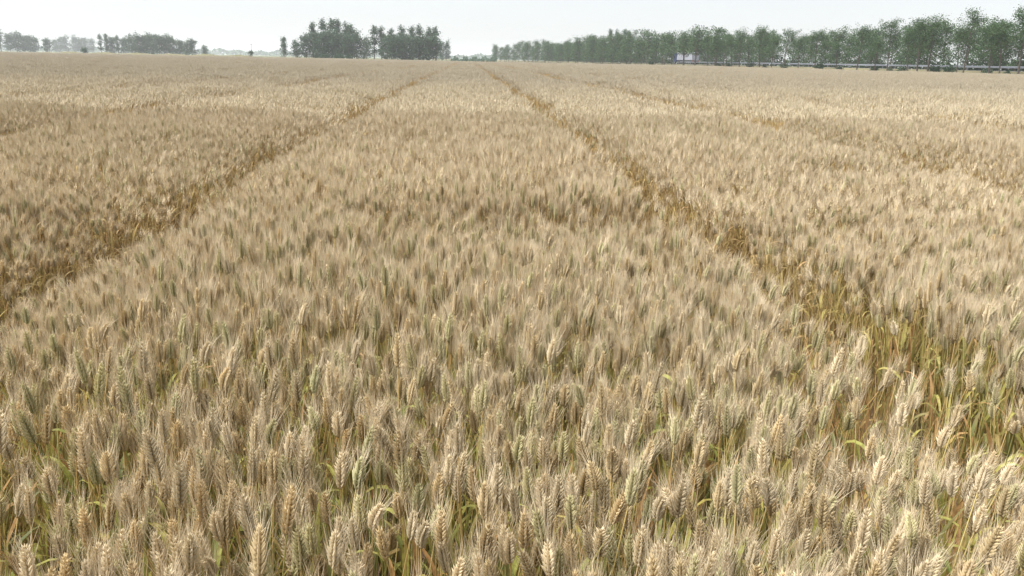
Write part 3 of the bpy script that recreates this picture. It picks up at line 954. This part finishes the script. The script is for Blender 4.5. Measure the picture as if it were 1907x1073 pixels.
# far-off wood on the horizon, one pale mass
def far_wood():
    rng = np.random.default_rng(77)
    b = MB()
    for i in range(9500):
        p_ = rng.uniform(-150, 1250)
        d_ = rng.uniform(1700, 2300)
        h = (6.5 + 2.2 * math.sin(p_ * 0.05) + 2.0 * math.sin(p_ * 0.17 + 1)) + 2.5
        z = h * rng.random() ** 0.7
        c = np.array(at(p_, d_, z))
        u = unit(rng.normal(size=3)); w = unit(np.cross(u, rng.normal(size=3)))
        s = rng.uniform(2.0, 4.6)
        b.add([tuple(c - u * s), tuple(c + w * s * .7), tuple(c + u * s), tuple(c - w * s * .7)], [(0, 1, 2, 3)], 0, rng.random())
    tag(b.build('distant_wood', LEAF_DARK), 'pale far-off wood along the hazy horizon', 'wood', kind='stuff')
far_wood()
def undergrowth():
    rng = np.random.default_rng(79)
    b = MB()
    s0, s1 = row_s(1960, 26), row_s(1000, 26)
    for i in range(16000):
        q = rng.random() ** 1.6
        s = s0 + (s1 - s0) * q
        o_ = 27 + rng.uniform(-2.5, 5)
        z = (2.6 + 0.7 * math.sin(s * 0.23) + 0.5 * math.sin(s * 0.71)) * rng.random()
        c = np.array(along_row(s, o_, z))
        u = unit(rng.normal(size=3)); w = unit(np.cross(u, rng.normal(size=3)))
        k = rng.uniform(0.2, 0.5)
        b.add([tuple(c - u * k), tuple(c + w * k * .6), tuple(c + u * k), tuple(c - w * k * .6)], [(0, 1, 2, 3)], 0, rng.random())
    tag(b.build('undergrowth', LEAF_DARK), 'dark undergrowth at the foot of the belt across the road', 'undergrowth', kind='stuff')
undergrowth()
def scrub():
    rng = np.random.default_rng(78)
    b = MB()
    for i in range(2600):
        p_ = rng.uniform(838, 925)
        d_ = rng.uniform(500, 560)
        z = (1.6 + 0.9 * math.sin(p_ * 0.35) + 0.5 * math.sin(p_ * 1.1) + (p_ - 838) * 0.012) * rng.random()
        c = np.array(at(p_, d_, z))
        u = unit(rng.normal(size=3)); w = unit(np.cross(u, rng.normal(size=3)))
        s = rng.uniform(0.25, 0.6)
        b.add([tuple(c - u * s), tuple(c + w * s * .6), tuple(c + u * s), tuple(c - w * s * .6)], [(0, 1, 2, 3)], 0, rng.random())
    tag(b.build('scrub', LEAF_DARK), 'low dark scrub between the groves and the roadside belt', 'scrub', kind='stuff')
scrub()

# shrubs
def make_shrub(seed):
    rng = np.random.default_rng(seed)
    st, cr = MB(), MB()
    for j in range(6):
        a = rng.uniform(0, 6.28); l = rng.uniform(0.7, 1.1)
        st.tube([(0, 0, -0.03), (math.cos(a) * .15, math.sin(a) * .15, l * .5), (math.cos(a) * .4, math.sin(a) * .4, l)], [.025, .018, .008], 4)
        for _ in range(60):
            c = np.array([math.cos(a) * .35, math.sin(a) * .35, l * .85]) + rng.normal(0, .22, 3)
            c[2] = max(0.08, c[2])
            u = unit(rng.normal(size=3)); w = unit(np.cross(u, rng.normal(size=3))); s = rng.uniform(.07, .16)
            cr.add([tuple(c - u * s), tuple(c + w * s * .6), tuple(c + u * s), tuple(c - w * s * .6)], [(0, 1, 2, 3)], 0, rng.random())
    return st.mesh('stems', [BARK]), cr.mesh('foliage', [LEAF_DARK])
SHRUB = [make_shrub(900 + i) for i in range(4)]
def put_shrub(name, i, loc, k, label, group=None):
    o = empty(name, loc, trng.uniform(0, 6))
    o.scale = (k, k, k)
    tag(o, label, 'shrub', group)
    link_copy('stems', SHRUB[i % 4][0], o); link_copy('foliage', SHRUB[i % 4][1], o)
for i, p_ in enumerate((1880, 1838, 1770, 1741, 1681, 1660, 1630, 1563, 1524, 1462, 1425, 1397, 1355, 1338, 1212)):
    put_shrub('roadside_shrub', i, along_row(row_s(p_, 1.2), 1.2), (1.0, 1.15, 1.5, 1.4, 1.25, .9, 1.2, 1.1, 1.7, 1.5, 1.1, 1.5, 1.4, 1.2, 1.5)[i],
              f"small dark shrub before the guard rail, {ordinal(i + 1)} from the right edge", 'small shrubs along the guard rail')
put_shrub('bank_shrub', 1, at(156, 380, 0.2), 2.2, 'lone dark shrub on the far left end of the wheat')
put_shrub('bank_shrub', 2, at(467, 368, 0.9), 1.9, 'dark shrub on the right tip of the low earth bank')
for i, p_ in enumerate((590, 602, 609, 628, 638, 648)):
    put_shrub('grove_shrub', i, at(p_, 300 + 4 * (i % 2)), 1.7, f"low weedy shrub in the wheat before the left grove, {ordinal(i + 1)} from the left", 'weedy shrubs before the left grove')

# pole on the earth bank
def pole():
    o = empty('utility_pole', at(469, 372))
    b = MB(); b.tube([(0, 0, -0.1), (0, 0, 3), (0, 0, 6.3)], [.11, .09, .07], 8, cap=True); b.build('post', BARK_PALE, o)
    b = MB(); b.box((0, 0, 5.9), (1.2, .09, .1)); b.build('crossarm', BARK_PALE, o)
    tag(o, 'thin hazy utility pole above the low earth bank', 'utility pole')
pole()

# ------------------------------------------------------------------ guard rail
galv = plain('galvanised_steel', (0.24, 0.26, 0.29), 0.55, 0.4, 0.3, noise=(1.5, (0.17, 0.19, 0.22)))
def guard_rail():
    s0, s1, off = row_s(1935, 5.6), row_s(1262, 5.6), 5.6
    root = empty('guard_rail', along_row(s0, off, 0))
    inv = root.location.copy()
    step = 4.0
    n = int((s1 - s0) / step)
    prof = [(-.04, -.16), (-.09, -.12), (-.09, -.06), (-.03, 0.0), (-.09, .06), (-.09, .12), (-.04, .16)]
    for zc, nm in ((ROAD_Z + 0.68, 'beam'),):
        b = MB(); vs_ = []
        for j in (0, 1):
            for o_, z_ in prof:
                q = along_row(j * step + 0.0, 0) - RA
                p = Vector((0, 0, 0)) + RDIR * (j * (step + .05)) + RNORM * o_
                vs_.append((p.x, p.y, z_ + zc))
        m = len(prof)
        fs = [(i, i + 1, m + i + 1, m + i) for i in range(m - 1)]
        b.add(vs_, fs)
        me_ = b.mesh('beam', [galv])
        for i in range(n):
            o = link_copy('beam', me_, root)
            q = RDIR * (step * i) - RNORM * (0.0015 * (i % 2))
            o.location = (q.x, q.y, 0)
    b = MB(); b.tube([(0, 0, ROAD_Z - 0.1), (0, 0, ROAD_Z + 0.82)], [.07, .07], 8, cap=True)
    me_ = b.mesh('post', [galv])
    for i in range(n + 1):
        o = link_copy('post', me_, root)
        q = RDIR * (step * i) + RNORM * 0.06
        o.location = (q.x, q.y, 0)
    tag(root, 'long grey steel guard rail running behind the slender roadside trees', 'guard rail')
guard_rail()

# ------------------------------------------------------------------ truck
def truck():
    s = row_s(1295, 9)
    root = empty('truck', along_row(s, 9.0, ROAD_Z), math.atan2(RDIR.y, RDIR.x))    # local +x runs along the road, away from the camera
    blue = plain('blue_cab_paint', (0.018, 0.035, 0.10), 0.35, 0.5)
    white = plain('white_cargo_sheet', (0.30, 0.31, 0.35), 0.6, 0.3, noise=(0.8, (0.22, 0.23, 0.27)))
    dark = plain('chassis_black', (0.03, 0.03, 0.035), 0.7)
    glass = plain('truck_glass', (0.02, 0.025, 0.03), 0.08, 0.6)
    rub = plain('tyre_rubber', (0.02, 0.02, 0.02), 0.85)
    rimm = plain('wheel_steel', (0.35, 0.35, 0.36), 0.4, 0.5, 0.6)
    lampm = plain('lamp_lens', (0.8, 0.8, 0.78), 0.15, 0.6)
    redm = plain('tail_lens', (0.45, 0.02, 0.02), 0.3)
    def prism(name, prof, y0, y1, mat, parent, bev=0.05):
        b = MB(); n = len(prof)
        b.add([(x_, y0, z_) for x_, z_ in prof] + [(x_, y1, z_) for x_, z_ in prof],
              [tuple(range(n))[::-1], tuple(range(n, 2 * n))] + [(i, (i + 1) % n, n + (i + 1) % n, n + i) for i in range(n)])
        o = b.build(name, mat, parent)
        if bev:
            m = o.modifiers.new('bevel', 'BEVEL'); m.width = bev; m.segments = 2
        return o
    cab = prism('cab', [(12.9, 0.75), (15.2, 0.75), (15.3, 1.6), (15.05, 3.0), (14.6, 3.45), (12.9, 3.6)], -1.22, 1.22, blue, root, 0.09)
    prism('windshield', [(15.30, 1.75), (15.33, 1.75), (15.10, 2.92), (15.07, 2.92)], -1.05, 1.05, glass, cab, 0)
    for sgn in (-1, 1):
        y_ = sgn * 1.235
        d_ = prism('door', [(13.7, 0.95), (14.95, 0.95), (15.0, 1.7), (14.75, 2.85), (13.7, 2.9)], y_ - .012, y_ + .012, blue, cab, 0)
        prism('side_window', [(13.85, 1.85), (14.85, 1.85), (14.65, 2.7), (13.85, 2.75)], y_ + sgn * .014 - .01, y_ + sgn * .014 + .01, glass, cab, 0)
        prism('headlight', [(15.2, 0.95), (15.32, 0.95), (15.34, 1.2), (15.22, 1.2)], sgn * .85 - .22, sgn * .85 + .22, lampm, cab, 0.02)
        prism('mirror', [(15.0, 1.9), (15.16, 1.9), (15.16, 2.5), (15.0, 2.5)], sgn * 1.5 - .08, sgn * 1.5 + .08, dark, cab, 0.03)
        prism('tail_lamp', [(-.03, .95), (.03, .95), (.03, 1.12), (-.03, 1.12)], sgn * 1.0 - .15, sgn * 1.0 + .15, redm, root, 0)
    body = prism('cargo_body', [(0.1, 1.25), (12.4, 1.25), (12.4, 3.55), (12.1, 3.75), (0.4, 3.75), (0.1, 3.55)], -1.25, 1.25, white, root, 0.08)
    for i in range(11):
        for sgn in (-1, 1):
            prism('side_post', [(0.5 + i * 1.15, 1.27), (0.6 + i * 1.15, 1.27), (0.6 + i * 1.15, 3.5), (0.5 + i * 1.15, 3.5)], sgn * 1.262 - .02, sgn * 1.262 + .02, white, body, 0)
    prism('chassis', [(0.2, 0.85), (14.6, 0.85), (14.6, 1.12), (0.2, 1.12)], -.5, .5, dark, root, 0.02)
    prism('side_guard', [(5.2, 0.55), (9.6, 0.55), (9.6, 1.05), (5.2, 1.05)], -1.18, -1.12, dark, root, 0)
    prism('rear_bumper', [(0.0, .5), (.1, .5), (.1, .72), (0, .72)], -1.15, 1.15, dark, root, 0.02)
    for x_ in (1.6, 2.9, 4.2, 10.6, 11.9, 14.3):
        for sgn in (-1, 1):
            w = MB()
            n = 24
            for ring, (r_o, yy) in enumerate(((0.33, .16), (0.50, .16), (0.52, .10), (0.52, -.10), (0.50, -.16), (0.33, -.16))):
                w.v += [(math.cos(6.2832 * k / n) * r_o, yy, math.sin(6.2832 * k / n) * r_o) for k in range(n)]
            w.f = [(r * n + k, r * n + (k + 1) % n, ((r + 1) % 6) * n + (k + 1) % n, ((r + 1) % 6) * n + k) for r in range(6) for k in range(n)]
            w.m = [0] * len(w.f); w.r = [0] * len(w.v); w.t = [0] * len(w.v)
            e = empty('wheel', (x_, sgn * 1.02, 0.52)); e.parent = root
            w.build('tyre', rub, e, True)
            r2 = MB(); r2.tube([(0, -.11, 0), (0, .11, 0)], [.335, .335], 20, cap=True); r2.build('rim', rimm, e)
    tag(root, 'blue-cabbed truck with long white cargo body on the road behind the trees', 'truck')
truck()
